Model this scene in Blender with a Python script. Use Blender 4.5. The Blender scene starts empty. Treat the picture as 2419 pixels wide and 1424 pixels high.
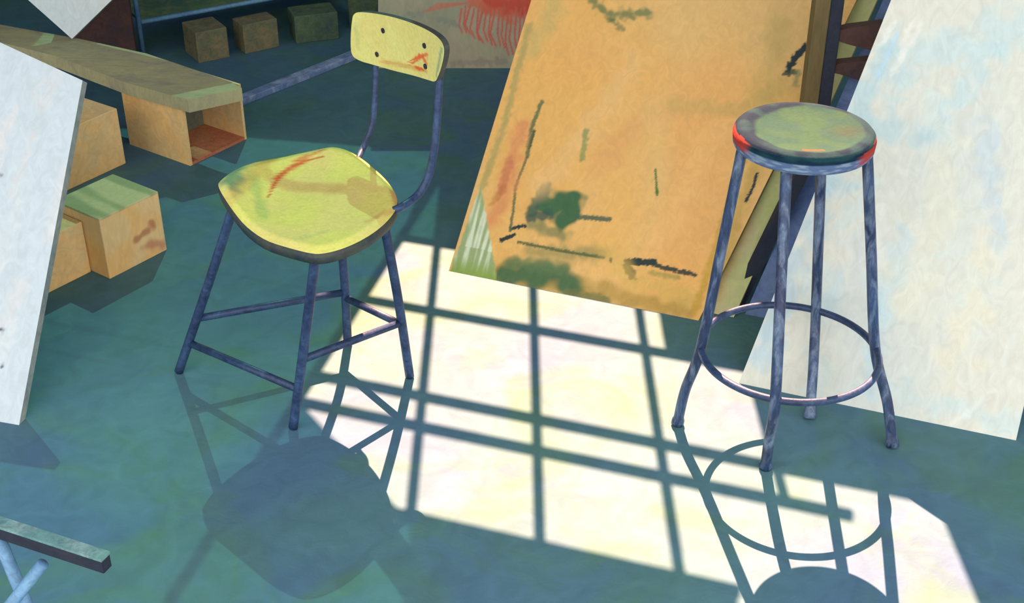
import bpy, bmesh, math, random
from mathutils import Vector, noise
random.seed(4)
C = bpy.context.scene.collection
V = Vector
# ------------------------------------------------------------------ camera
FPX, TH, CH = 3150.0, math.radians(31.5), 1.95
CF = V((0, math.cos(TH), -math.sin(TH))); CU = V((0, math.sin(TH), math.cos(TH))); CR = V((1, 0, 0)); CO = V((0, 0, CH))
def ray(px, py): return CF + CR*((px-1209.5)/FPX) - CU*((py-712)/FPX)
def flr(px, py, z=0.0):
    r = ray(px, py); return CO + r*((z-CH)/r.z)
def onp(px, py, p, n):
    r = ray(px, py); return CO + r*((V(p)-CO).dot(n)/r.dot(n))
def aty(px, py, y):
    r = ray(px, py); return CO + r*(y/r.y)
def proj(p):
    q = V(p)-CO; d = q.dot(CF); return (1209.5+FPX*q.dot(CR)/d, 712-FPX*q.dot(CU)/d)
cd = bpy.data.cameras.new('camera'); cam = bpy.data.objects.new('camera', cd); C.objects.link(cam)
cam.location = CO; cam.rotation_euler = (math.pi/2-TH, 0, 0)
cd.sensor_width = 36; cd.lens = 36*FPX/2419; cd.clip_end = 100
bpy.context.scene.camera = cam
# ------------------------------------------------------------------ materials
def lin(c): return tuple(((x/255+0.055)/1.055)**2.4 if x/255 > 0.04045 else x/255/12.92 for x in c)
def mat(name, a, b=None, c=None, scale=3.0, rough=0.6, bump=0.25, stretch=(1, 1, 1), spec=0.4, metal=0.0, attr=False, jitter=0.18, contrast=(0.35, 0.65), bscale=None, rot=(0, 0, 0), coord='Object'):
    """brushed oil-like surface: two or three pigments mixed by noise, a fine streaked bump"""
    m = bpy.data.materials.new(name); m.use_nodes = True; nt = m.node_tree; N = nt.nodes; L = nt.links
    bs = N['Principled BSDF']; tc = N.new('ShaderNodeTexCoord'); mp = N.new('ShaderNodeMapping')
    mp.inputs['Scale'].default_value = stretch; mp.inputs['Rotation'].default_value = rot
    L.new(tc.outputs[coord], mp.inputs[0])
    def nz(sc, det=4, dist=0.6):
        n = N.new('ShaderNodeTexNoise'); n.inputs['Scale'].default_value = sc; n.inputs['Detail'].default_value = det
        n.inputs['Distortion'].default_value = dist; L.new(mp.outputs[0], n.inputs['Vector']); return n
    def ramp(src, lo, hi):
        r = N.new('ShaderNodeMapRange'); r.inputs[1].default_value = lo; r.inputs[2].default_value = hi; L.new(src, r.inputs[0]); return r.outputs[0]
    def mix(f, x, y, mode='MIX'):
        k = N.new('ShaderNodeMix'); k.data_type = 'RGBA'; k.blend_type = mode
        if isinstance(f, float): k.inputs[0].default_value = f
        else: L.new(f, k.inputs[0])
        for s, i in ((x, 6), (y, 7)):
            if isinstance(s, tuple): k.inputs[i].default_value = (*s[:3], 1)
            else: L.new(s, k.inputs[i])
        return k.outputs[2]
    b = b or a
    if attr:
        at = N.new('ShaderNodeAttribute'); at.attribute_name = 'paint'; col = at.outputs['Color']
    else:
        col = mix(ramp(nz(scale).outputs[0], *contrast), a, b)
        if c: col = mix(ramp(nz(scale*1.9, 5, 1.2).outputs[0], contrast[0]+.1, contrast[1]+.1), col, c)
    fine = nz(scale*7, 6, 1.5)
    g = ramp(fine.outputs[0], 0.3, 0.7)
    v = N.new('ShaderNodeMapRange'); v.inputs[3].default_value = 1-jitter; v.inputs[4].default_value = 1+jitter; L.new(g, v.inputs[0])
    cc = N.new('ShaderNodeVectorMath'); cc.operation = 'SCALE'; L.new(col, cc.inputs[0]); L.new(v.outputs[0], cc.inputs['Scale'])
    L.new(cc.outputs[0], bs.inputs['Base Color'])
    bs.inputs['Roughness'].default_value = rough; bs.inputs['Metallic'].default_value = metal
    bs.inputs['Specular IOR Level'].default_value = spec
    if bump:
        bn = nz(bscale or scale*12, 6, 2.0); bu = N.new('ShaderNodeBump'); bu.inputs['Strength'].default_value = bump; bu.inputs['Distance'].default_value = 0.004
        L.new(bn.outputs[0], bu.inputs['Height']); L.new(bu.outputs[0], bs.inputs['Normal'])
    return m
M = {}
M['floor'] = mat('floor paint', (.084, .196, .218), (.074, .158, .245), (.082, .190, .135), scale=1.6, rough=.75, bump=.25, bscale=26, spec=.2, jitter=.10, contrast=(.38, .62))
M['steel'] = mat('navy enamelled tube', (.018, .032, .085), (.030, .062, .14), (.04, .08, .17), scale=9, rough=.4, bump=.15, spec=.35, jitter=.35)
M['steel2'] = mat('streaked navy enamelled tube', (.016, .028, .080), (.03, .07, .16), (.16, .22, .33), scale=8, rough=.35, bump=.25, spec=.45, jitter=.4, stretch=(2.2, 2.2, .6))  # pale streaks mixed into the navy
M['paint'] = mat('brushed paint', (1, 1, 1), attr=True, scale=5, rough=.7, bump=.12, spec=.25, jitter=.07, bscale=30, stretch=(1, 1, .4))
M['paint_seat'] = mat('chipped seat paint', (1, 1, 1), attr=True, scale=8, rough=.85, bump=.2, spec=.06, jitter=.08)
M['edge'] = mat('canvas edge', (.32, .36, .33), (.2, .26, .26), scale=5, rough=.8)
M['edge_orange'] = mat('board edge', (.30, .22, .07), (.12, .14, .08), scale=5, rough=.8)
M['under'] = mat('dark seat shell', (.030, .050, .045), (.07, .065, .05), (.02, .03, .05), scale=9, rough=.5)
M['box'] = mat('ochre cardboard', (.90, .56, .21), (.88, .62, .29), (.76, .58, .30), scale=4, rough=.85, spec=.15, jitter=.09)
M['plank'] = mat('pale bleached timber', (.40, .38, .22), (.47, .44, .23), (.33, .31, .23), scale=3.5, rough=.85, stretch=(1, 3, 1), spec=.15, jitter=.1)
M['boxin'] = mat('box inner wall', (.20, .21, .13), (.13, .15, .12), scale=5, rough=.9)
M['boxred'] = mat('red ochre box floor', (.50, .13, .07), (.60, .27, .12), scale=6, rough=.9)
M['post'] = mat('olive brown timber', (.13, .095, .03), (.16, .11, .045), (.09, .08, .035), scale=3, stretch=(3, 3, .5), rough=.7)
M['brown'] = mat('dark brown timber', (.075, .035, .03), (.10, .05, .04), (.035, .03, .05), scale=4, rough=.75)
M['darkleg'] = mat('blackened timber', (.013, .020, .042), (.026, .030, .045), scale=6, rough=.7)
M['bluewood'] = mat('blue painted timber', (.075, .14, .33), (.13, .19, .33), (.05, .09, .22), scale=4, rough=.65)
M['navy'] = mat('navy painted timber', (.10, .17, .33), (.22, .32, .52), (.45, .55, .75), scale=5, rough=.6, stretch=(1, 1, 1))
M['cyan'] = mat('pale blue tube', (.10, .23, .42), (.16, .33, .50), scale=8, rough=.4)
M['shelf'] = mat('green shelf board', (.14, .24, .10), (.07, .15, .10), (.22, .27, .12), scale=5, rough=.8)
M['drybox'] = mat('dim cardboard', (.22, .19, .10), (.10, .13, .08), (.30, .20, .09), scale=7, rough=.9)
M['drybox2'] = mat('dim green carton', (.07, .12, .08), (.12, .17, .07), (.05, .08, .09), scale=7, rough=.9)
M['bench'] = mat('sea green rail', (.16, .32, .30), (.10, .22, .26), (.25, .38, .38), scale=8, rough=.45, jitter=.25)
M['wall'] = mat('blue studio wall', (.12, .19, .30), (.10, .16, .27), scale=1, rough=.9)  # unseen walls and ceiling tinted blue for the light they bounce
M['ceil'] = mat('ceiling plaster', (.28, .36, .44), (.25, .33, .41), scale=1, rough=.9)
M['bar'] = mat('skylight bar', (.10, .10, .12), scale=4, rough=.6)
def glass(name, col):
    m = bpy.data.materials.new(name); m.use_nodes = True; nt = m.node_tree
    for n in list(nt.nodes): nt.nodes.remove(n)
    o = nt.nodes.new('ShaderNodeOutputMaterial'); t = nt.nodes.new('ShaderNodeBsdfTransparent'); g = nt.nodes.new('ShaderNodeBsdfGlossy'); mx = nt.nodes.new('ShaderNodeMixShader')
    t.inputs[0].default_value = (*col, 1); g.inputs['Roughness'].default_value = .1; mx.inputs[0].default_value = .03
    nt.links.new(t.outputs[0], mx.inputs[1]); nt.links.new(g.outputs[0], mx.inputs[2]); nt.links.new(mx.outputs[0], o.inputs[0]); return m
M['tint'] = glass('dimming blue glass', (.05, .08, .09))  # added pane tint that darkens the floor outside the sun patch
M['sun_dim'] = glass('half dimming glass', (.11, .26, .27))  # added weaker tint that thins the sun around the chair
M['clear'] = glass('clear glass', (.97, .97, .95))
# ------------------------------------------------------------------ mesh helpers
def link(name, verts, faces, m, parent=None, smooth=False, origin=None, mats=None, fm=None, bevel=0):
    me = bpy.data.meshes.new(name)
    pb = V((0, 0, 0)) if parent is None else wpos(parent)
    og = V(origin) if origin is not None else (pb if parent is not None else V((0, 0, 0)))
    me.from_pydata([tuple(V(v)-og) for v in verts], [], faces)
    for mm in (mats or [m]): me.materials.append(mm)
    if fm:
        for p, k in zip(me.polygons, fm): p.material_index = k
    bm = bmesh.new(); bm.from_mesh(me); bmesh.ops.recalc_face_normals(bm, faces=bm.faces)
    if bevel: bmesh.ops.bevel(bm, geom=[e for e in bm.edges if e.is_manifold and e.calc_face_angle(0) > .6], offset=bevel, segments=2, affect='EDGES', profile=.5)
    bm.to_mesh(me); bm.free()
    if smooth:
        for p in me.polygons: p.use_smooth = True
    o = bpy.data.objects.new(name, me); C.objects.link(o)
    if parent: o.parent = parent
    o.location = og-pb if parent else og
    return o
def wpos(o):
    p = V(o.location)
    while o.parent: o = o.parent; p += V(o.location)
    return p
def thing(name, label, cat, loc, group=None):
    o = bpy.data.objects.new(name, None); C.objects.link(o); o.location = loc; o.empty_display_size = .05
    return tag(o, label, cat, group)
def tag(o, label, cat, group=None):
    o['label'] = label; o['category'] = cat
    if group: o['group'] = group
    return o
def struct(o): o['kind'] = 'structure'; return o
def hexa(bot, top):   # prism between two matching outlines
    n = len(bot); vs = list(bot)+list(top)
    fs = [tuple(range(n))[::-1], tuple(range(n, 2*n))]+[(i, (i+1) % n, n+(i+1) % n, n+i) for i in range(n)]
    return vs, fs
def boxv(c, dx, dy, dz):  # box spanned by three full vectors from corner c
    c = V(c); dx = V(dx); dy = V(dy); dz = V(dz)
    b = [c, c+dx, c+dx+dy, c+dy]; return hexa(b, [p+dz for p in b])
def prism(pts, d): return hexa([V(p) for p in pts], [V(p)+V(d) for p in pts])
def smooth_path(pts, k=6):
    P = [V(p) for p in pts]; P = [2*P[0]-P[1]]+P+[2*P[-1]-P[-2]]; out = []
    for i in range(1, len(P)-2):
        for j in range(k):
            t = j/k; a, b, c, d = P[i-1:i+3]
            out.append(.5*((2*b)+(c-a)*t+(2*a-5*b+4*c-d)*t*t+(3*b-a-3*c+d)*t**3))
    out.append(P[-2]); return out
def tube(path, r, n=14, closed=False):
    path = [V(p) for p in path]; vs = []; fs = []; m = len(path); up = None
    for i, p in enumerate(path):
        if closed: t = (path[(i+1) % m]-path[i-1]).normalized()
        else: t = (path[min(i+1, m-1)]-path[max(i-1, 0)]).normalized()
        if up is None:
            up = V((0, 0, 1)) if abs(t.z) < .9 else V((1, 0, 0))
        a = (up-t*up.dot(t)).normalized(); b = t.cross(a); up = a
        rr = r(i/(m-1)) if callable(r) else r
        vs += [p+(a*math.cos(2*math.pi*k/n)+b*math.sin(2*math.pi*k/n))*rr for k in range(n)]
    for i in range(m if closed else m-1):
        j = (i+1) % m
        fs += [(i*n+k, i*n+(k+1) % n, j*n+(k+1) % n, j*n+k) for k in range(n)]
    if not closed: fs += [tuple(range(n))[::-1], tuple((m-1)*n+k for k in range(n))]
    return vs, fs
def wob(x, y, s, seed=0): return noise.noise(V((x*s, y*s, seed*7.3)))
def lerp(a, b, t): return tuple(x+(y-x)*t for x, y in zip(a, b))
def sstep(a, b, x):
    t = max(0, min(1, (x-a)/(b-a))); return t*t*(3-2*t)
def segd(p, a, b):
    ax, ay = a; bx, by = b; dx, dy = bx-ax, by-ay; l = dx*dx+dy*dy
    t = 0 if l == 0 else max(0, min(1, ((p[0]-ax)*dx+(p[1]-ay)*dy)/l))
    return math.hypot(p[0]-ax-dx*t, p[1]-ay-dy*t)
class Strokes:
    """colour marks given as polylines with a width; x,y in the surface's own flat coordinates"""
    def __init__(s): s.l = []
    def add(s, pts, w, col, soft=.5, a=1.0, rag=.5, dry=0.0): s.l.append((pts, w, col, soft, a, rag, dry)); return s
    def apply(s, p, base, sc):
        c = base
        for k, (pts, w, col, soft, a, rag, dry) in enumerate(s.l):
            d = min(segd(p, pts[i], pts[min(i+1, len(pts)-1)]) for i in range(max(1, len(pts)-1)))
            if d > w*2: continue
            d += w*rag*wob(p[0], p[1], 1.3/(w+1e-6)*1.0, k)
            f = a*(1-sstep(w*(1-soft), w, d))
            if dry: f *= sstep(-dry, .25, wob(p[0]*1.0, p[1]*1.0, 9*sc, k+3))
            c = lerp(c, col, f)
        return c
def panel(name, quad, thick, nrm, colf, edge, parent=None, nx=150, ny=150, origin=None, matp=None):
    """stiff panel: front is a fine grid carrying the paint colours, back and edges plain"""
    a, b, c, d = [V(q) for q in quad]; vs = []; fs = []; fm = []; cols = []
    for j in range(ny+1):
        for i in range(nx+1):
            u = i/nx; v = j/ny; vs.append((a*(1-u)+b*u)*(1-v)+(d*(1-u)+c*u)*v); cols.append(colf(u, v, vs[-1]))
    for j in range(ny):
        for i in range(nx):
            k = j*(nx+1)+i; fs.append((k, k+1, k+nx+2, k+nx+1)); fm.append(0)
    n0 = len(vs); off = -V(nrm).normalized()*thick
    bd = [i for i in range(nx+1)]+[j*(nx+1)+nx for j in range(1, ny+1)]+[ny*(nx+1)+i for i in range(nx-1, -1, -1)]+[j*(nx+1) for j in range(ny-1, 0, -1)]
    for i in bd: vs.append(vs[i]+off); cols.append((.3, .3, .3))
    m = len(bd)
    for i in range(m): fs.append((bd[i], bd[(i+1) % m], n0+(i+1) % m, n0+i)); fm.append(1)
    fs.append(tuple(n0+i for i in range(m))); fm.append(1)
    o = link(name, vs, fs, None, parent, mats=[matp or M['paint'], edge], fm=fm, origin=origin)
    ca = o.data.color_attributes.new('paint', 'FLOAT_COLOR', 'POINT')
    for i, cc in enumerate(cols): ca.data[i].color = (*cc, 1)
    return o
# ------------------------------------------------------------------ light: sun through the skylight, daylight from the open side of the room
ELEV = math.radians(46.5); COT = 1/math.tan(ELEV)
sl = bpy.data.lights.new('sun', 'SUN'); so = bpy.data.objects.new('sun', sl); C.objects.link(so)
sl.energy = 44; sl.angle = math.radians(.25); sl.color = (1, .46, .31)
so.rotation_euler = V((0, -math.cos(ELEV), -math.sin(ELEV))).to_track_quat('-Z', 'Y').to_euler(); so.location = (0, 6, 6)
w = bpy.data.worlds.new('sky'); bpy.context.scene.world = w; w.use_nodes = True
w.node_tree.nodes['Background'].inputs[0].default_value = (1.0, .965, .95, 1); w.node_tree.nodes['Background'].inputs[1].default_value = 2.25
vs_ = bpy.context.scene.view_settings; vs_.view_transform = 'Standard'; vs_.look = 'None'; vs_.exposure = 0; vs_.gamma = 1; vs_.use_curve_mapping = False
# ------------------------------------------------------------------ the room
ZC = 3.0; SH = ZC*COT
vs, fs = boxv((-4.5, -1.5, -.1), (8.5, 0, 0), (0, 9.3, 0), (0, 0, .1)); struct(link('floor', vs, fs, M['floor']))
vs, fs = boxv((-4.5, 7.6, 0), (8.5, 0, 0), (0, .15, 0), (0, 0, ZC)); struct(link('wall_back', vs, fs, M['wall']))
for nm, x in (('wall_left', -4.6), ('wall_right', 4.0)):  # unseen side walls, added to darken the back of the room
    vs, fs = boxv((x, 2.2, 0), (.1, 0, 0), (0, 5.4, 0), (0, 0, ZC)); struct(link(nm, vs, fs, M['wall']))
# unseen skylight cells, laid out to shape the sun patch: floor coordinates shifted up along the sun onto the ceiling plane
SL = -.335
def row(y0, x): return y0+SL*x
colx = [lambda y: -3.3, lambda y: -2.4, lambda y: -1.7, lambda y: -1.1, lambda y: -.575+.235*(y-2.55), lambda y: -.225, lambda y: .06, lambda y: .352, lambda y: .615, lambda y: .965, lambda y: 1.6, lambda y: 2.3]
rowy = [4.5, 3.45, 3.065, 2.66, 2.535, 2.20, 1.45]
clear = {(4, 1), (5, 1), (6, 1), (4, 2), (5, 2), (6, 2), (7, 2), (4, 3), (5, 3), (6, 3), (7, 3), (8, 3), (4, 4), (5, 4), (6, 4), (7, 4), (8, 4)}
def corner(ci, ri):
    y = rowy[ri]
    x = colx[ci](y)
    for _ in range(6): x = colx[ci](row(y, x))
    return V((x, row(y, x)+SH, ZC))
win = thing('window_1', 'unseen skylight of dimming blue glass with some clear panes', 'skylight', (0, 4.8, ZC)); struct(win)
for k in ('label', 'category'): del win[k]
NC = len(colx)-1; NR = len(rowy)-1; BW = .013
fv = []; ff = []
def addm(A, B):
    n = len(A[0]) if A else 0
def merge(parts):
    vs = []; fs = []
    for v, f in parts:
        n = len(vs); vs += list(v); fs += [tuple(i+n for i in q) for q in f]
    return vs, fs
bars = []
def bar(a, b, wd=BW):
    d = (b-a).normalized(); s = V((-d.y, d.x, 0))*wd; return prism([a-s, b-s, b+s, a+s], (0, 0, .02))
for ci in [c for c in range(1, NC) if c not in (2, 3)]:
    w_ = BW if 4 <= ci <= 9 else .02
    for ri in range(NR):
        if ri == 5 and ci in (5, 6, 7, 8) or ri == 4 and ci == 8: continue
        bars.append(bar(corner(ci, ri), corner(ci, ri+1), w_))
for ri in range(1, NR):
    if ri == 4: bars.append(bar(corner(4, ri), corner(8, ri).lerp(corner(9, ri), .4), BW*1.1)); bars.append(bar(corner(9, ri), corner(NC, ri), BW*1.1))
    elif ri == 5: bars.append(bar(corner(4, ri), corner(7, ri).lerp(corner(8, ri), .45), BW*1.1)); bars.append(bar(corner(9, ri), corner(NC, ri), BW*1.1))
    else: bars.append(bar(corner(4, ri), corner(NC, ri), BW*1.1))
link('window_frame', *merge(bars), M['bar'], win)
def pane(poly, k):
    link('pane', *prism([p+V((0, 0, .008)) for p in poly], (0, 0, .004)), M[('tint', 'clear', 'sun_dim')[int(k)]], win)
for ci in range(NC):
    for ri in range(NR):
        q = [corner(ci, ri), corner(ci+1, ri), corner(ci+1, ri+1), corner(ci, ri+1)]
        if ci in (7, 8) and ri == 5:
            if ci == 7:   # the clear light over the tall stool starts part way along this pane
                f = .42; t = q[0].lerp(q[1], f); b = q[3].lerp(q[2], f); pane([q[0], t, b, q[3]], 0); pane([t, q[1], q[2], b], 1)
            else: pane(q, 1)
        elif ci == 7 and ri == 1:
            f = .2; t = q[0].lerp(q[1], f); b = q[3].lerp(q[2], f); pane([q[0], t, b, q[3]], 1); pane([t, q[1], q[2], b], 0)  # tinted part added to darken the floor beside the orange board
        elif ci == 4 and ri == 4:   # dimming wedge, shaped to keep full sun off the chair seat
            t = q[0].lerp(q[1], .02); b = q[3].lerp(q[2], .97); pane([q[0], t, b, q[3]], 2); pane([t, q[1], q[2], b], 1)
        elif ci in (2, 3, 4) and (ci, ri) not in clear: pane(q, 2)
        else: pane(q, (ci, ri) in clear)
# ceiling around the skylight
A, B, D, E_ = corner(0, 0), corner(NC, 0), corner(NC, NR), corner(0, NR)
cp = []
for poly in ([V((-4.6, 7.75, ZC)), V((4, 7.75, ZC)), B, A], [V((4, 7.75, ZC)), V((4, 1.4, ZC)), D, B], [V((4, 1.4, ZC)), V((-4.6, 1.4, ZC)), E_, D], [V((-4.6, 1.4, ZC)), V((-4.6, 7.75, ZC)), A, E_]):
    cp.append(prism(poly, (0, 0, .06)))
struct(link('ceiling', *merge(cp), M['ceil']))
# ------------------------------------------------------------------ leaning boards
def lean(bl, br, slope):
    A = flr(*bl); B = flr(*br); e = (B-A).normalized(); h = V((-e.y, e.x, 0)); s = math.radians(slope)
    u = h*math.cos(s)+V((0, 0, math.sin(s))); return A, B, e, u, e.cross(u)
def eu(A, e, u, n, px, py):
    P = onp(px, py, A, n)-A; return (P.dot(e), P.dot(u))
def ext(p, q, f): return (p[0]+(q[0]-p[0])*f, p[1]+(q[1]-p[1])*f)
# orange board
A, B, e, u, n = lean((1060, 640), (1650, 757), 48.6)
P = lambda px, py: eu(A, e, u, n, px, py)
q = [(0, 0), P(1650, 757), ext(P(1650, 757), P(1905, 240), 1.85), ext((0, 0), P(1255, 0), 1.2)]
G1, G2, G3, DK = (.060, .145, .065), (.11, .19, .08), (.21, .23, .09), (.030, .050, .045)
S = Strokes(); PP = lambda *l: [P(*x) for x in l]
S.add(PP((1145, 640), (1250, 655), (1500, 710), (1620, 735)), .045, (.36, .24, .05), .9, .7)
S.add(PP((1130, 650), (1180, 665)), .03, G1, .8, .8)
S.add(PP((1205, 640), (1215, 655), (1300, 645), (1350, 670)), .05, G1, .7, .95)
S.add(PP((1210, 620), (1340, 635)), .03, G2, .8, .8)
S.add(PP((1340, 695), (1430, 710)), .022, (.16, .17, .06), .7, .8)
S.add(PP((1250, 595), (1420, 600)), .035, G3, .95, .6)
S.add(PP((1260, 530), (1330, 560)), .03, G3, .9, .8)
S.add(PP((1290, 480), (1345, 490), (1330, 510)), .050, G1, .45, 1, .7)
S.add(PP((1255, 500), (1290, 440)), .022, (.05, .12, .08), .7, .9)
S.add(PP((1250, 515), (1300, 505)), .020, (.05, .11, .08), .7, .9)
S.add(PP((1365, 512), (1440, 518)), .009, (.06, .12, .08), .5, .9)
S.add(PP((1225, 572), (1340, 595), (1425, 608)), .006, (.09, .13, .05), .5, .9)
S.add(PP((1443, 610), (1444, 617)), .005, DK, .5)
S.add(PP((1480, 618), (1545, 620)), .011, DK, .3, 1, .6)
S.add(PP((1483, 630), (1492, 650)), .016, DK, .4, 1, .6)
S.add(PP((1550, 628), (1640, 648)), .008, DK, .4, .95, .6)
S.add(PP((1540, 645), (1600, 655)), .012, (.24, .24, .07), .8, .7)
S.add(PP((1183, 567), (1215, 555)), .007, DK, .4, 1, .8)
S.add(PP((1205, 540), (1240, 533)), .006, DK, .4, 1, .8)
S.add(PP((1205, 545), (1212, 500), (1218, 440), (1245, 370)), .006, (.11, .15, .07), .6, .9)
S.add(PP((1245, 370), (1256, 300), (1280, 240)), .009, (.12, .16, .07), .6, .9)
S.add(PP((1250, 350), (1262, 310)), .006, (.08, .12, .06), .5)
S.add(PP((1165, 520), (1200, 440), (1215, 360), (1235, 300)), .040, (.74, .30, .12), .95, .8)
S.add(PP((1185, 450), (1205, 380)), .02, (.58, .20, .09), .9, .8)
S.add(PP((1250, 120), (1290, 60), (1310, 10)), .05, (.62, .46, .16), .95, .7)
S.add(PP((1280, 430), (1400, 300), (1500, 150)), .06, (.84, .54, .22), .98, .6)
S.add(PP((1420, 380), (1500, 300)), .07, (.76, .40, .15), .98, .6)
S.add(PP((1560, 560), (1640, 420), (1700, 300)), .06, (.86, .50, .18), .98, .6)
S.add(PP((1440, 600), (1500, 660), (1620, 700)), .05, (.66, .44, .11), .98, .6)
S.add(PP((1165, 480), (1190, 440)), .016, (.48, .17, .05), .9, .6)
S.add(PP((1140, 440), (1190, 300), (1250, 60)), .018, (.38, .34, .12), .9, .7)
S.add(PP((1375, 375), (1385, 310)), .012, (.24, .30, .10), .7, .8)
S.add(PP((1548, 400), (1550, 425), (1552, 460)), .004, (.07, .17, .04), .5, .9)
S.add(PP((1552, 448), (1552, 458)), .006, (.07, .18, .04), .5, .9)
S.add(PP((1400, 5), (1440, 35), (1530, 30)), .022, G2, .85, .8, .8)
S.add(PP((1440, 45), (1470, 70)), .012, G1, .8, .6, .8)
S.add(PP((1700, 660), (1740, 520), (1790, 380)), .030, (.48, .33, .07), .9, .6)
S.add(PP((1640, 735), (1680, 620), (1760, 360)), .018, (.56, .33, .04), .8, .7)
S.add(PP((1600, 250), (1750, 260), (1850, 200)), .04, (.52, .38, .12), .95, .45)
S.add(PP((1840, 60), (1810, 230)), .06, (.50, .38, .12), .95, .5)
S.add(PP((1862, 165), (1880, 135), (1903, 110)), .012, (.03, .05, .05), .4, 1, .7)
S.add(PP((1852, 175), (1880, 170)), .012, (.06, .09, .06), .5, .9, .8, .2)
S.add(PP((1880, 200), (1885, 170)), .012, (.20, .24, .10), .8, .7)
S.add(PP((1762, 475), (1780, 440), (1788, 410)), .005, (.04, .05, .05), .4, 1, .6)
tri = PP((1136, 438), (1180, 640), (1062, 640))
def orange(uu, vv, w3):
    d = w3-A; p = (d.dot(e), d.dot(u))
    k = wob(p[0], p[1], 2.6, 1)+.5*wob(p[0], p[1], 6, 2)
    c = lerp((.82, .47, .14), (.78, .50, .19), sstep(-.5, .5, k))
    c = lerp(c, (.84, .42, .13), .6*sstep(.1, .6, wob(p[0]*1.3, p[1]*.8, 3, 5)))
    c = S.apply(p, c, 1)
    # pale green wedge of paint at the lower left corner
    if p[1] < tri[0][1]:
        t = 1-p[1]/tri[0][1]; xl = tri[0][0]+(tri[2][0]-tri[0][0])*t; xr = tri[0][0]+(tri[1][0]-tri[0][0])*t
        j = .004*wob(p[0], p[1], 60, 9)
        f = sstep(xl-.004, xl+.004, p[0]+j)*(1-sstep(xr-.004, xr+.004, p[0]+j))
        st = wob(p[0]*90, p[1]*6, 1, 4)
        g = lerp((.33, .42, .20), (.68, .76, .55), sstep(.0, .45, st+.25*(t < .7)))
        g = lerp(g, (.25, .36, .08), sstep(.75, 1.0, t))
        c = lerp(c, g, f)
    return c
panel('painted_board', [A+e*x+u*y for x, y in q], .018, n, orange, M['edge_orange'], nx=300, ny=300, origin=A)
tag(bpy.data.objects['painted_board'], 'large orange board with green and black smears leaning behind the sunlit floor', 'board')
# pale yellow green board behind it
A2 = A-n*.035
P2 = lambda px, py: eu(A2, e, u, n, px, py)
br2 = P2(1727, 777); tr2 = P2(2078, 0)
z0 = max(0.0, 0)
q2 = [(.28, br2[1]), br2, ext(br2, tr2, 1.15), (.28, ext(br2, tr2, 1.15)[1])]
S2 = Strokes().add([P2(1690, 700), P2(1760, 520)], .03, (.62, .40, .16), .8, .6).add([P2(1790, 640), P2(1840, 450)], .03, (.50, .55, .20), .9, .7)
def ygc(uu, vv, w3):
    d = w3-A2; p = (d.dot(e), d.dot(u)); return S2.apply(p, lerp((.50, .52, .22), (.56, .50, .26), sstep(-.3, .3, wob(p[0], p[1], 5, 3))), 1)
lift = max(0.0, -min((A2+e*x+u*y-n*.015).z for x, y in q2))
q2 = [(x, y+lift) for x, y in q2]
o = panel('yellow_board', [A2+e*x+u*y for x, y in q2], .015, n, ygc, M['edge_orange'], nx=60, ny=60, origin=A2)
tag(o, 'pale yellow-green board showing behind the right edge of the orange board', 'board')
# white canvas on the right
A, B, e, u, n = lean((1745, 905), (2400, 1040), 63)
P = lambda px, py: eu(A, e, u, n, px, py)
W = P(2400, 1040); T = ext((0, 0), P(2105, 0), 1.36)
rr = P(2419, 962); RT = (W[0]+.03, T[1])
S3 = Strokes()
for k in range(26):
    x = random.uniform(.0, .65); y = random.uniform(.0, 1.2); S3.add([(x, y), (x+random.uniform(-.05, .08), y+random.uniform(.06, .25))], random.uniform(.015, .06), random.choice([(.70, .73, .67), (.49, .66, .71), (.57, .70, .68), (.71, .72, .63), (.54, .64, .69)]), .95, .55, .8)
for a_, b_, w_, c_ in (((1790, 850), (1960, 430), .05, (.46, .60, .66)), ((1960, 430), (2100, 120), .06, (.44, .62, .66)), ((2060, 300), (2170, 330), .05, (.46, .62, .64)), ((2150, 150), (2400, 60), .06, (.52, .66, .66)), ((2250, 250), (2330, 120), .05, (.50, .66, .67)), ((2330, 300), (2360, 640), .04, (.52, .62, .66)), ((2150, 700), (2250, 420), .09, (.70, .71, .58)), ((2000, 800), (2030, 560), .05, (.60, .65, .62)), ((2250, 850), (2330, 600), .07, (.72, .70, .55)), ((2120, 930), (2390, 1000), .04, (.56, .68, .66))):
    S3.add([P(*a_), P(*b_)], w_, c_, .98, .75, 1.0)
for a_, b_ in (((2085, 100), (2110, 55)), ((2105, 180), (2175, 60)), ((2130, 130), (2150, 60))): S3.add([P(*a_), P(*b_)], .012, (.78, .78, .72), .9, .6, .8)
S3.add([P(2075, 180), P(2120, 80)], .008, (.45, .68, .80), .8, .7)
S3.add([P(2250, 1000), P(2330, 940), (W[0]-.05, .25)], .012, (.72, .76, .70), .8, .5, .9, .3)
def whitec(uu, vv, w3):
    d = w3-A; p = (d.dot(e), d.dot(u)); k = sstep(-.4, .4, wob(p[0]*1.2, p[1]*.6, 4, 8))
    return S3.apply(p, lerp((.62, .67, .62), (.66, .67, .58), k), 1)
o = panel('white_canvas', [A, A+e*W[0], A+e*RT[0]+u*RT[1], A+e*T[0]+u*T[1]], .022, n, whitec, M['edge'], nx=140, ny=200, origin=A)
tag(o, 'large blank white canvas leaning at the right behind the tall round stool', 'canvas')
AR, eR, uR, nR = A, e, u, n
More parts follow.
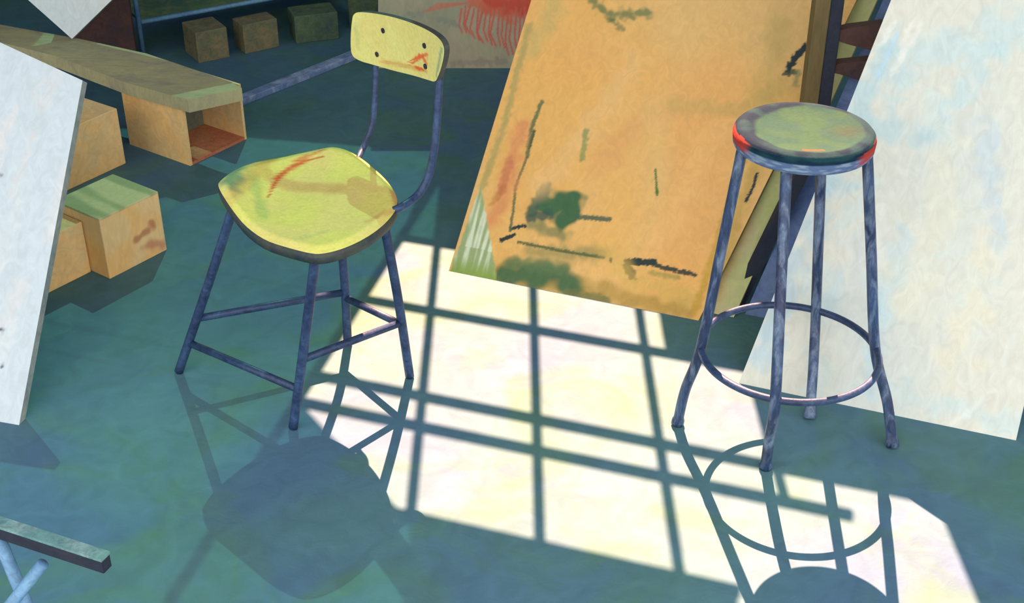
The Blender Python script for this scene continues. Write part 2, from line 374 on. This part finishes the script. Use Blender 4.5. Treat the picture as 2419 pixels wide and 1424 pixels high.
# white canvas on the left
A, B, e, u, n = lean((0, 996), (45, 1004), 54)
P = lambda px, py: eu(A, e, u, n, px, py)
BR = P(45, 1004); TR = P(195, 190); TL = P(0, 100); k = (TL[1]-TR[1])/(TL[0]-TR[0])
x0 = -.62; q = [(x0, 0), BR, TR, (x0+.0, TR[1]+k*(x0-TR[0]))]
S4 = Strokes()
for i in range(16):
    x = random.uniform(-.3, .12); y = random.uniform(0, .85); S4.add([(x, y), (x+.03, y+random.uniform(.05, .2))], random.uniform(.01, .04), random.choice([(.62, .67, .68), (.47, .60, .70), (.54, .66, .70), (.66, .66, .65)]), .95, .6, .8)
for px, py in ((4, 780), (2, 862), (1, 415)): S4.add([P(px, py), P(px+1, py+2)], .005, (.04, .04, .05), .4)
o = panel('white_canvas', [A+e*x+u*y for x, y in q], .022, n, lambda a, b, w3: S4.apply(((w3-A).dot(e), (w3-A).dot(u)), (.55, .64, .68), 1), M['edge'], nx=90, ny=120, origin=A)
tag(o, 'pale white canvas cut by the left edge, leaning in front of the orange boxes', 'canvas')
# beige canvas with red scribbles at the back
A = flr(893, 161); B = flr(1290, 161); e = (B-A).normalized(); s = math.radians(80); u = V((0, math.cos(s), math.sin(s))); n = e.cross(u)
P = lambda px, py: eu(A, e, u, n, px, py)
S5 = Strokes(); RD = (.66, .085, .05)
S5.add([P(1150, 5), P(1245, 15)], .05, RD, .6, .95, .7)
S5.add([P(1110, 0), P(1200, 40)], .035, (.66, .16, .08), .8, .8, .8)
for i in range(16):
    x = 1090+i*10; y0 = 12+random.uniform(0, 20); S5.add([P(x, y0), P(x-8+random.uniform(-5, 5), y0+40+i*2.3), P(x+2, y0+58+i*3.6)], .0045, (.66, .14, .09), .4, .9, .3)
for i in range(5): S5.add([P(1000+i*8, 28-i*5), P(1100, 8)], .004, (.62, .2, .12), .5, .7)
S5.add([P(950, 40), P(1000, 30), P(1080, 60)], .018, (.22, .27, .22), .8, .5, .8, .2)
S5.add([P(1080, 80), P(1160, 130)], .03, (.42, .42, .24), .9, .6)
S5.add([P(1070, 150), P(1190, 145)], .02, (.25, .20, .18), .8, .4, .8)
L_ = (B-A).length
o = panel('scribbled_canvas', [A, B, B+u*1.0, A+e*.04+u*1.0], .02, n, lambda a, b, w3: S5.apply(((w3-A).dot(e), (w3-A).dot(u)), lerp((.44, .38, .26), (.36, .36, .24), sstep(-.3, .3, wob((w3-A).dot(e), w3.z, 7, 2))), 1), M['edge'], nx=200, ny=200, origin=A)
tag(o, 'beige canvas with red scribbled paint standing at the back behind the yellow chair', 'canvas')
# ------------------------------------------------------------------ easel behind the right canvas
PB = V((.812, 3.30, 0))
ez = thing('easel', 'wooden easel with olive post, brown crossbars and blue leg behind the right-hand white canvas', 'easel', PB)
link('post', *boxv(PB+V((-.037, 0, 0)), (.04, 0, 0), (0, .05, 0), (0, 0, .98)), M['post'], ez, bevel=.003)
link('post', *boxv(PB+V((.003, .005, 0)), (.035, 0, 0), (0, .05, 0), (0, 0, .96)), M['darkleg'], ez, bevel=.003)
Y = 3.31
for pts in ([(1966, 76), (2010, 66), (2090, 56), (2090, 125), (2050, 117), (2000, 104), (1966, 92)], [(1960, 160), (1985, 150), (2060, 142), (2060, 196), (2020, 187), (1985, 176), (1960, 170)]):
    pp = [aty(a, b, Y) for a, b in pts]; link('crossbar', *prism([p+V((0, .0, 0)) for p in pp], (0, .035, 0)), M['brown'], ez)['label'] = 'brown tapered crossbar'
# blue leg: bottom on the floor, parallel to the canvas edge, meeting the crossbars
b0 = flr(1722, 868); nn = nR
Lp = lambda px, py: onp(px, py, b0, nR)
b0 = flr(1776, 745)
bl_, tl_ = Lp(1776, 705), Lp(2087, -2)
dv = (tl_-bl_); dv2 = dv*((0-bl_.z)/dv.z); bl_ = bl_+dv2; tl_ = tl_+dv*.35
link('leg', *prism([bl_, bl_+eR*.075, tl_+eR*.075, tl_], -nR*.025), M['bluewood'], ez)['label'] = 'blue painted leg'
# dark strut from the floor up to the post
s0 = flr(1742, 724); s1 = PB+V((-.0, -.005, .62)); s1 = aty(1950, 300, 3.20)
ax = (s1-s0); sd = ax.cross(V((0, 1, 0))).normalized()
s1 = s0+ax*1.0
link('strut', *prism([s0-V((.018, 0, 0)), s0+V((.018, 0, 0)), s1+V((.018, 0, 0)), s1-V((.018, 0, 0))], (0, .025, .004)), M['darkleg'], ez)['label'] = 'blackened strut'
# ------------------------------------------------------------------ boxes and plank
# open-ended box
c0 = flr(450, 392); HB = .205
dl = flr(310, 342)-c0; dr = flr(570, 312)-c0
dr = dr.normalized()*.30; dl = dl.normalized()*.30
dr = (dr-dl*(dr.dot(dl)/dl.dot(dl))).normalized()*.265
bx = thing('open_box', 'open-ended ochre box with red inside, under the near end of the long pale plank', 'box', c0)
t = .010; il = dl.normalized(); ir = dr.normalized(); Z = V((0, 0, 1))
link('side_panel', *boxv(c0, dl, ir*t, Z*HB), M['box'], bx)
link('side_panel', *boxv(c0+dr-ir*t, dl, ir*t, Z*HB), M['box'], bx)
link('bottom', *boxv(c0+ir*t, dl, dr-ir*2*t, Z*t), M['boxred'], bx)['label'] = 'red ochre inner floor'
link('back_panel', *boxv(c0+ir*t+dl-il*t+Z*t, il*t, dr-ir*2*t, Z*(HB-t)), M['boxin'], bx)
link('divider', *boxv(c0+ir*t+il*.2+Z*t, il*t, dr-ir*2*t, Z*(HB-t)), M['boxin'], bx)
# long plank lying on the boxes
zt = HB+.045
p1, p2 = flr(444, 236, zt), flr(571, 208, zt)
f0, f1 = flr(300, 196, zt), flr(0, 100, zt); g0, g1 = flr(345, 126, zt), flr(0, 58, zt)
ed = (f1-f0).normalized()
pl_ = [p1, p2, flr(545, 193, zt), g0, flr(190, 92, zt), g1, f1, flr(130, 132, zt), f0]
pm = thing('plank', 'long pale timber plank running back along the top of the ochre boxes', 'plank', (p1.x, p1.y, HB)); pmz = V((0, 0, -.045))
o = link('plank_body', *prism(pl_, pmz+V((0, 0, .0005))), M['plank'], None, origin=(p1.x, p1.y, HB)); bpy.data.objects.remove(pm); o.name = 'plank'
tag(o, 'long pale timber plank running back along the top of the ochre boxes', 'plank')
def cube_box(f0, f1, h, depth, label, smear=None, m='box'):
    a = flr(*f0); b = flr(*f1); d = b-a; pr = V((-d.y, d.x, 0)).normalized()
    v, f = boxv(a, d, pr*depth, Z*h)
    o = link('cardboard_box', v, f, M[m], None, origin=a, bevel=.003)
    return tag(o, label, 'box', 'ochre boxes on the floor under the plank')
cube_box((260, 660), (395, 590), .195, .20, 'square ochre box with a reddish smudge, nearest the yellow chair')
cube_box((108, 696), (216, 642), .165, .15, 'smallest ochre box, beside the left canvas and left of the smudged box')
cube_box((148, 456), (298, 386), .20, .26, 'ochre box half hidden by the left canvas, under the plank beside the open box')
nb = [o for o in C.objects if o.name.startswith('cardboard_box')][0]
bm = bmesh.new(); bm.from_mesh(nb.data); bmesh.ops.subdivide_edges(bm, edges=[e for e in bm.edges if e.calc_length() > .05], cuts=40, use_grid_fill=True); bm.to_mesh(nb.data); bm.free()
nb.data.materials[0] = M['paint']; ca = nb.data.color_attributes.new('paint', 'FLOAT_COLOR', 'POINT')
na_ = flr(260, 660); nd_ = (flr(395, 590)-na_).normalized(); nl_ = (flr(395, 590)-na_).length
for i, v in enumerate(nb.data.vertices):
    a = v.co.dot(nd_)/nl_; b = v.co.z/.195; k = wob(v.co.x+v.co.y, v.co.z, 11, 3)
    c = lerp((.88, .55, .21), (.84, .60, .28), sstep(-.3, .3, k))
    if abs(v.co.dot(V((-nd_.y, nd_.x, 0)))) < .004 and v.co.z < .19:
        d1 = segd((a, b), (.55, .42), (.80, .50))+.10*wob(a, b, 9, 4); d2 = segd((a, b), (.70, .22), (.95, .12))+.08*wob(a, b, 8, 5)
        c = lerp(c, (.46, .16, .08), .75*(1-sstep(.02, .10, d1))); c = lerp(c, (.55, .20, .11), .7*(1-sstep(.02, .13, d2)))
    if v.co.z > .19: c = lerp((.62, .56, .28), (.36, .38, .18), sstep(-.1, .3, wob(v.co.dot(nd_)*22, v.co.dot(V((-nd_.y, nd_.x, 0)))*4, 1, 6)))  # shaded top face put into the colour as darker stripes
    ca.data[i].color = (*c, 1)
# white canvas corner at the top left
YC = 4.35
tip = flr(170, 92, zt+.006); YC = tip.y
tl = aty(62, -4, YC+.04); tr = aty(268, -4, YC+.04)
a_ = tip; d1 = (tl-tip)*4.2; d2 = (tr-tip)*4.2; nn = d2.cross(d1).normalized()
o = panel('canvas_corner', [a_, a_+d2, a_+d2+d1, a_+d1], .02, nn, lambda a, b, w3: lerp((.70, .75, .72), (.64, .73, .74), sstep(-.3, .3, wob(w3.x, w3.z, 8, 2))), M['edge'], nx=40, ny=40, origin=a_)
o.name = 'tilted_canvas'; tag(o, 'white canvas standing on its corner on the pale plank at the top left', 'canvas')
# ------------------------------------------------------------------ background at the top left
b = aty(192, 118, 5.0); r_ = aty(338, 135, 5.0)
link('brown_panel', *prism([V((b.x-.05, 4.98, 0)), V((r_.x-.02, 4.98, 0)), V((r_.x-.02, 5.02, .8)), V((b.x+.06, 5.02, .8))], (0, .02, 0)), M['brown'])
tag(bpy.data.objects['brown_panel'], 'dark red-brown panel standing behind the plank, right of the tilted white canvas corner', 'panel')
cr = V((-1.47, 5.05, 0))
rk = thing('shelf_rack', 'low blue-framed rack with a green shelf in the shadows behind the plank', 'rack', cr)
link('post', *tube([cr, cr+V((0, 0, .75))], .010), M['cyan'], rk, smooth=True)
ra = V((-1.46, 5.05, .145)); rb = V((-1.03, 5.31, .145)); rd = (rb-ra).normalized(); rp = V((-rd.y, rd.x, 0))
link('rail', *tube([ra, ra+rd*.95], .009), M['cyan'], rk, smooth=True)
link('shelf', *boxv(ra+rp*.012-Z*.008, rd*.95, rp*.32, Z*.012), M['shelf'], rk)
link('post', *tube([cr+rd*.95, cr+rd*.95+Z*.75], .010), M['cyan'], rk, smooth=True)
link('post', *tube([cr+rd*.95+rp*.33, cr+rd*.95+rp*.33+Z*.75], .010), M['cyan'], rk, smooth=True)
link('post', *tube([cr+rp*.33, cr+rp*.33+Z*.75], .010), M['cyan'], rk, smooth=True)
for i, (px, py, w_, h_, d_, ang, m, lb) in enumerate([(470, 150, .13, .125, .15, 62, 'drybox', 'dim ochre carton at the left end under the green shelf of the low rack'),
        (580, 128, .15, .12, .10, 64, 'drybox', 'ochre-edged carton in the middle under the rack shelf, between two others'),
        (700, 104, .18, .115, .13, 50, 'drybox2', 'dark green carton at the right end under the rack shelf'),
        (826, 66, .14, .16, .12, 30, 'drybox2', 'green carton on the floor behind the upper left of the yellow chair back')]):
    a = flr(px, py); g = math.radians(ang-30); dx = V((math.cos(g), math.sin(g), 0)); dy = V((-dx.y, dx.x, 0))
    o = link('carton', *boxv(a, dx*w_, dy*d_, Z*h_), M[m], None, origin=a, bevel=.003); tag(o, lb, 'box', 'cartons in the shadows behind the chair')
# long blue batten on the floor
a = flr(545, 262); b = flr(905, 116); d = (b-a); pr = V((-d.y, d.x, 0)).normalized()
o = link('batten', *boxv(a, d, pr*.045, Z*.025), M['navy'], None, origin=a, bevel=.003); tag(o, 'long blue batten lying on the floor between the open box and the chair back', 'batten')
# ------------------------------------------------------------------ yellow chair
ctr = V((-.52, 2.80, 0))
ch = thing('chair', 'yellow high-seated chair with chipped wooden seat and backrest on navy tubular legs', 'chair', ctr)
SZ = .54; DY = -.075
cor = [flr(517, 445, SZ), flr(745, 590, SZ), flr(938, 470, SZ), flr(782, 344, SZ)]   # left, front, right, back
cen = sum(cor, V())/4
def outline(k, N=96, e_=.80):
    # rounded quad: blend corner quad toward an ellipse
    out = []
    for i in range(N):
        t = i/N*4; j = int(t); f = t-j; a, b = cor[j]-cen, cor[(j+1) % 4]-cen
        c_, s_ = math.cos(f*math.pi/2), math.sin(f*math.pi/2)
        ell = a*c_+b*s_
        ex = .62+.0*k; p = a*(abs(c_)**(2/1.35))+b*(abs(s_)**(2/1.35))
        out.append(p.lerp(ell, .28))
    return out
OL = outline(0); N_ = len(OL); RN = 40
lft = (cor[0]-cen).normalized(); bck = (cor[3]-cen).normalized()
def seat_z(p, r):
    a = p.dot(lft)/.22; z_ = SZ-.012+.012*r*r
    z_ += .022*sstep(.55, 1.0, a)-.010*math.exp(-((a-.35)/.3)**2)
    z_ += .012*sstep(.5, 1.1, p.dot(bck)/.26)
    return z_-(.010*sstep(.9, 1, r))
vs = [cen+V((0, 0, seat_z(V(), 0)-SZ))]; fs = []; fm = []
for r in range(1, RN+1):
    k = r/RN
    for p in OL: q_ = p*k; vs.append(V((cen.x+q_.x, cen.y+q_.y, seat_z(q_, k))))
for i in range(N_): fs.append((0, 1+i, 1+(i+1) % N_)); fm.append(0)
for r in range(RN-1):
    o0 = 1+r*N_; o1 = o0+N_
    for i in range(N_): fs.append((o0+i, o1+i, o1+(i+1) % N_, o0+(i+1) % N_)); fm.append(0)
last = 1+(RN-1)*N_
for k_, (sc, dz) in enumerate(((1.012, -.012), (1.0, -.026), (.93, -.034))):
    nb_ = len(vs)
    for i, p in enumerate(OL): vs.append(V((cen.x+p.x*sc, cen.y+p.y*sc, vs[last+i].z+dz if k_ == 0 else vs[1+(RN-1)*N_+i].z+dz)))
    prev = last if k_ == 0 else nb_-N_
    for i in range(N_): fs.append((prev+i, nb_+i, nb_+(i+1) % N_, prev+(i+1) % N_)); fm.append(1)
vs.append(cen+V((0, 0, -.045))); cidx = len(vs)-1; nb_ = cidx-N_
for i in range(N_): fs.append((nb_+i, cidx, nb_+(i+1) % N_)); fm.append(1)
seat = link('seat', vs, fs, None, ch, smooth=True, mats=[M['paint_seat'], M['under']], fm=fm)
S6 = Strokes()
fp = lambda *l: [tuple(flr(x, y, SZ)[:2]) for x, y in l]
for i in range(9): S6.add(fp((632+i*3, 452-i*6), (650+i*7, 405-i*4), (700+i*9, 372-i*1)), .0025, (.62, .12, .04), .5, .85, .4)
S6.add(fp((700, 372), (765, 352)), .010, (.66, .22, .07), .7, .8, .7)
S6.add(fp((650, 410), (720, 370)), .007, (.66, .18, .06), .7, .6, .7)
S6.add(fp((780, 440), (830, 420), (900, 450)), .03, (.70, .54, .17), .9, .6)
S6.add(fp((870, 520), (925, 490)), .012, (.60, .36, .12), .8, .6)
S6.add(fp((935, 470), (930, 440)), .014, (.62, .28, .12), .8, .7)
S6.add(fp((545, 450), (560, 400)), .040, (.12, .26, .16), .9, .85)  # shade of the curled left corner, put into the colour
S6.add(fp((600, 420), (620, 500)), .022, (.36, .48, .14), .9, .6)
S6.add(fp((700, 560), (770, 540)), .012, (.42, .50, .16), .9, .5)
ca = seat.data.color_attributes.new('paint', 'FLOAT_COLOR', 'POINT')
for i, v in enumerate(seat.data.vertices):
    p = (v.co.x+ctr.x, v.co.y+ctr.y)
    ca.data[i].color = (*S6.apply(p, lerp((.72, .66, .17), (.74, .62, .20), sstep(-.3, .3, wob(p[0], p[1], 9, 3))), 1), 1)
# legs
LR = .0115
def under(i, f=.80, z_=SZ-.035): p = cen+(cor[i]-cen)*f; return V((p.x, p.y, z_))
tops = {'l': flr(552, 512, SZ-.03), 'f': under(1, .80), 'r': flr(908, 535, SZ-.035), 'b': under(3, .80)}
# keep tops under the seat
tops['l'] = under(0, .84); tops['r'] = under(2, .80)
feet = {'l': flr(423, 880), 'f': flr(693, 1012), 'r': flr(968, 892), 'b': flr(822, 815)}
paths = {}
for k in 'lfrb':
    a, b = tops[k], feet[k]+V((0, 0, .004)); mid = a.lerp(b, .5)
    if k in 'br': mid = mid+V((.010 if k == 'b' else .004, 0, 0))
    pth = smooth_path([a+V((0, 0, .006)), mid, b], 10); paths[k] = pth
    lg = link('leg', *tube(pth, LR), M['steel'], ch, smooth=True)
def at_leg(k, y):
    return min(smooth_path(paths[k], 6), key=lambda p: abs(proj(p)[1]-y))
for a, ya, b, yb in (('l', 752, 'b', 690), ('l', 808, 'f', 918), ('f', 848, 'r', 762), ('b', 702, 'r', 768)):
    link('stretcher', *tube([at_leg(a, ya), at_leg(b, yb)], .0095), M['steel'], ch, smooth=True)
# backrest posts
rc = cen+(cor[2]-cen)*.86; rc.z = SZ-.03
P1 = aty(1037, 192, 2.90+DY); P2_ = aty(888, 150, 3.14+DY)
lc = flr(857, 357, SZ)
rt = smooth_path([rc, flr(938, 494, SZ-.012), aty(985, 462, 2.86+DY), aty(1013, 415, 2.875+DY), aty(1026, 350, 2.88+DY), aty(1033, 270, 2.89+DY), P1, aty(1042, 130, 2.91+DY)], 8)
link('back_post', *tube(rt, .0095), M['steel'], ch, smooth=True)
li = cen+(lc-cen)*.86; li.z = SZ-.012
lt = smooth_path([li, flr(857, 352, SZ+.0), aty(868, 325, 3.11+DY), aty(881, 285, 3.12+DY), aty(886, 210, 3.13+DY), P2_, aty(893, 90, 3.15+DY)], 8)
link('back_post', *tube(lt, .0075), M['steel'], ch, smooth=True)
# backrest panel
dh = (P1-P2_); dh.z = 0; dh.normalize(); bn = dh.cross(V((0, -.08, 1))).normalized()
if bn.y > 0: bn = -bn
BP = P1+bn*.012
Bq = lambda px, py: onp(px, py, BP, bn)
ol = [(848, 45), (851, 30), (862, 26), (900, 34), (960, 52), (1020, 72), (1052, 86), (1068, 100), (1071, 118), (1060, 150), (1044, 180), (1034, 190), (1018, 189), (985, 182), (930, 168), (885, 150), (862, 138), (850, 122), (847, 85)]
ol3 = [Bq(*p) for p in ol]
ols = []
for i in range(len(ol3)):
    a, b, c, d = [ol3[(i+j-1) % len(ol3)] for j in range(4)]
    for j in range(4):
        t_ = j/4; ols.append(.5*((2*b)+(c-a)*t_+(2*a-5*b+4*c-d)*t_*t_+(3*b-a-3*c+d)*t_**3))
bc = sum(ols, V())/len(ols); upv = dh.cross(bn)
vs = [bc]; fs = []; fm = []; n2 = len(ols); R2 = 30; xs = lambda p: (p-bc).dot(dh)
def curve(p): return p+bn*(.55*xs(p)**2-.004)
vs = [curve(bc)]
for r in range(1, R2+1):
    for p in ols: vs.append(curve(bc+(p-bc)*(r/R2)))
for i in range(n2): fs.append((0, 1+i, 1+(i+1) % n2)); fm.append(0)
for r in range(R2-1):
    for i in range(n2): a = 1+r*n2; fs.append((a+i, a+n2+i, a+n2+(i+1) % n2, a+(i+1) % n2)); fm.append(0)
lb = 1+(R2-1)*n2; nb_ = len(vs)
for p in ols: vs.append(curve(p)-bn*.014)
for i in range(n2): fs.append((lb+i, nb_+i, nb_+(i+1) % n2, lb+(i+1) % n2)); fm.append(1)
for r in range(R2-1, 0, -1):
    o1 = len(vs)
    for p in ols: vs.append(curve(bc+(p-bc)*(r/R2))-bn*.014)
    for i in range(n2): fs.append((nb_+i, o1+i, o1+(i+1) % n2, nb_+(i+1) % n2)); fm.append(1)
    nb_ = o1
vs.append(curve(bc)-bn*.014)
for i in range(n2): fs.append((nb_+i, len(vs)-1, nb_+(i+1) % n2)); fm.append(1)
bk = link('backrest', vs, fs, None, ch, mats=[M['paint_seat'], M['under']], fm=fm)
cx = lambda px, py: ((Bq(px, py)-bc).dot(dh), (Bq(px, py)-bc).dot(V((0, 0, 1))))
S7 = Strokes()
S7.add([cx(905, 145), cx(960, 158), cx(1010, 168)], .008, (.60, .32, .10), .7, .7, .7)
for i in range(8): S7.add([cx(958+i*5, 150-i*3+(i % 2)*10), cx(978+i*5, 138-i*2), cx(990+i*3, 128+i*4)], .0022, (.70, .14, .05), .5, .9, .4)
S7.add([cx(980, 160), cx(1000, 165)], .005, (.72, .10, .04), .5, .9, .6)
S7.add([cx(855, 60), cx(860, 110)], .010, (.45, .52, .20), .9, .6)
S7.add([cx(1062, 110), cx(1040, 175)], .009, (.16, .30, .22), .8, .7)
ca = bk.data.color_attributes.new('paint', 'FLOAT_COLOR', 'POINT')
for i, v in enumerate(bk.data.vertices):
    w3 = v.co+ctr; p = ((w3-bc).dot(dh), (w3-bc).z)
    ca.data[i].color = (*S7.apply(p, lerp((.70, .68, .24), (.70, .64, .22), sstep(-.3, .3, wob(p[0], p[1], 14, 6))), 1), 1)
for px, py in ((906, 72), (895, 127), (1006, 107), (1008, 156)):
    c_ = curve(Bq(px, py))+bn*.0005; rr_ = .007
    ring_ = [c_+(dh*math.cos(a*math.pi/5)*.9+upv*math.sin(a*math.pi/5)*.9)*rr_ for a in range(10)]
    link('rivet', *prism(ring_, bn*.003), M['darkleg'], bk, origin=None)['label'] = 'dark rivet head'
# ------------------------------------------------------------------ tall stool
SC = V((.622, 2.65, 0)); SH_ = None
c_ = aty(1902, 300, SC.y); SC.x = c_.x; TZ = c_.z; RS = 168*((c_-CO).dot(CF))/FPX
st = thing('stool', 'tall round-seated stool with navy tubular legs and footring standing in the sunlight', 'stool', (SC.x, SC.y, 0))
prof = [(0, -.010), (.3, -.010), (.55, -.008), (.72, -.004), (.80, -.001), (.84, .0), (.90, -.001), (.95, -.004), (.985, -.010), (1.0, -.018), (.995, -.028), (.985, -.034), (.99, -.037), (.97, -.043), (.90, -.046), (.5, -.040), (0, -.040)]
NL = 96; vs = []; fs = []; fm = []; 
for k, (r, z_) in enumerate(prof):
    if r == 0: vs.append(V((SC.x, SC.y, TZ+z_))); continue
    for i in range(NL): a = 2*math.pi*i/NL; vs.append(V((SC.x+RS*r*math.cos(a), SC.y+RS*r*math.sin(a), TZ+z_)))
idx = lambda k, i: 1+(k-1)*NL+i % NL
for i in range(NL): fs.append((0, idx(1, i), idx(1, i+1))); fm.append(0)
for k in range(1, len(prof)-2):
    for i in range(NL): fs.append((idx(k, i), idx(k+1, i), idx(k+1, i+1), idx(k, i+1))); fm.append(0)
e0 = len(vs)-1
for i in range(NL): fs.append((idx(len(prof)-2, i), e0, idx(len(prof)-2, i+1))); fm.append(0)
# refine so the paint has room
ss = link('seat', vs, fs, None, st, smooth=True, mats=[M['paint_seat']], fm=fm)
bm = bmesh.new(); bm.from_mesh(ss.data); bmesh.ops.subdivide_edges(bm, edges=bm.edges[:], cuts=2, use_grid_fill=True); bm.to_mesh(ss.data); bm.free()
for p in ss.data.polygons: p.use_smooth = True
ca = ss.data.color_attributes.new('paint', 'FLOAT_COLOR', 'POINT')
for i, v in enumerate(ss.data.vertices):
    r = math.hypot(v.co.x, v.co.y)/RS; a = math.degrees(math.atan2(v.co.y, v.co.x)); zz = v.co.z-TZ
    k = wob(v.co.x, v.co.y, 22, 1)
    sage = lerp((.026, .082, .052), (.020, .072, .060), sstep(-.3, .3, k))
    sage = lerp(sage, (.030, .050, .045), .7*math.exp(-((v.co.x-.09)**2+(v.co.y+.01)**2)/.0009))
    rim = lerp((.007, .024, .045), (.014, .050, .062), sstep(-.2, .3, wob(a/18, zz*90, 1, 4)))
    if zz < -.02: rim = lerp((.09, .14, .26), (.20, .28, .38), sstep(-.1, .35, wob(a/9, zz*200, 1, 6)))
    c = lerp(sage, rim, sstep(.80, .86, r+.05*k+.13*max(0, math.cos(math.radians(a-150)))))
    for a0, z1, z2, aw in ((-172, -.03, -.006, 26), (-28, -.036, -.012, 30)):
        da = (a-a0+180) % 360-180
        if abs(da) < aw and r > .9 and z1 < zz+.006*k < z2: c = lerp(c, (.40, .045, .03), .9*sstep(aw, aw*.5, abs(da)))
    da = (v.co.x-.0, v.co.y+.118); 
    if abs(v.co.x+.002) < .022 and abs(v.co.y+.108-.12*v.co.x) < .004 and zz > -.02: c = (.40, .06, .04)
    ca.data[i].color = (*c, 1)
SR = .0125
RC = aty(1864, 829, 2.57); RR = 207*((RC-CO).dot(CF))/FPX
def topat(px, r_):   # point under the seat at screen column px, on the circle of radius r_
    best = None
    for i in range(720):
        a = math.pi*i/360; p = V((SC.x+r_*math.cos(a), SC.y+r_*math.sin(a), TZ-.035)); d = abs(proj(p)[0]-px)
        if best is None or d < best[0]-1e-9: best = (d, p, a)
    return best
def ringat(deg): a = math.radians(deg); return V((RC.x+RR*math.cos(a), RC.y+RR*math.sin(a), RC.z))
def ringpx(px, near):
    return min((d for d in range(720) if (near is None) or ((d/2 > 180) == near)), key=lambda d: abs(proj(ringat(d/2))[0]-px))/2
ra_ = {'l': 176, 'r': 4, 'f': ringpx(1831, True), 'b': ringpx(1927, False)}
tp = {}
for k, px, back in (('l', 1745, 0), ('r', 2050, 0), ('f', 1856, 0), ('b', 1940, 1)):
    rad = RS*.90; dx = None
    x_ = (px-1209.5)/FPX*((V((SC.x, SC.y, TZ))-CO).dot(CF))-SC.x
    x_ = max(-rad*.97, min(rad*.97, x_)); y_ = math.sqrt(max(0, rad*rad-x_*x_))
    if k in 'lr': y_ = -.02
    yy = SC.y+(y_*.55 if back else (-y_*.75 if k == 'f' else y_))
    if k in 'fb': x_ = min((i/2000-.12 for i in range(480)), key=lambda q: abs(proj(V((SC.x+q, yy, TZ-.06)))[0]-px))
    tp[k] = V((SC.x+x_, yy, TZ-.036))
ft = {'l': flr(1600, 1003), 'r': flr(2108, 1056), 'f': flr(1808, 1105), 'b': flr(1912, 990)}
for k in 'lrfb':
    rg = ringat(ra_[k]); rc_ = V((RC.x, RC.y, RC.z)); inn = (rc_-rg).normalized()*(-.0) 
    a, b = tp[k], ft[k]+V((0, 0, .004))
    pth = smooth_path([a, a.lerp(rg, .5), rg, rg.lerp(b, .55)+(rg-rc_).normalized()*.006, b], 10)
    lg = link('leg', *tube(pth, lambda t: SR if t < .97 else SR*1.25), M['steel2'], st, smooth=True)
link('footring', *tube([ringat(i*3.75) for i in range(96)], .0085, closed=True), M['steel'], st, smooth=True)
# ------------------------------------------------------------------ folding stool corner at the lower left
zb = .36
a = flr(-330, 1130, zb); b = flr(250, 1318, zb); d = (b-a); pr = V((-d.y, d.x, 0)).normalized()
bs = thing('trestle', 'sea-green topped trestle with crossed pale blue legs, cut by the lower left corner', 'trestle', (a.lerp(b, .5).x, a.lerp(b, .5).y, 0))
link('rail', *boxv(a-pr*.012, d, pr*.024, Z*.006), M['bench'], bs)['label'] = 'sea-green top of the rail'
link('rail', *boxv(a-pr*.012-Z*.026, d, pr*.022, Z*.0258), M['darkleg'], bs)['label'] = 'dark side of the rail'
za = zb-.012
t1 = flr(-6, 1262, zb-.03); t2 = flr(102, 1330, zb-.03)
b1 = flr(150, 1640); b2 = flr(-190, 1700)
link('leg', *tube([t1, b1], .012), M['cyan'], bs, smooth=True)
link('leg', *tube([t2, b2], .011), M['cyan'], bs, smooth=True)
t3 = flr(-230, 1190, zb-.03); link('leg', *tube([t3, flr(-300, 1560)], .011), M['cyan'], bs, smooth=True)
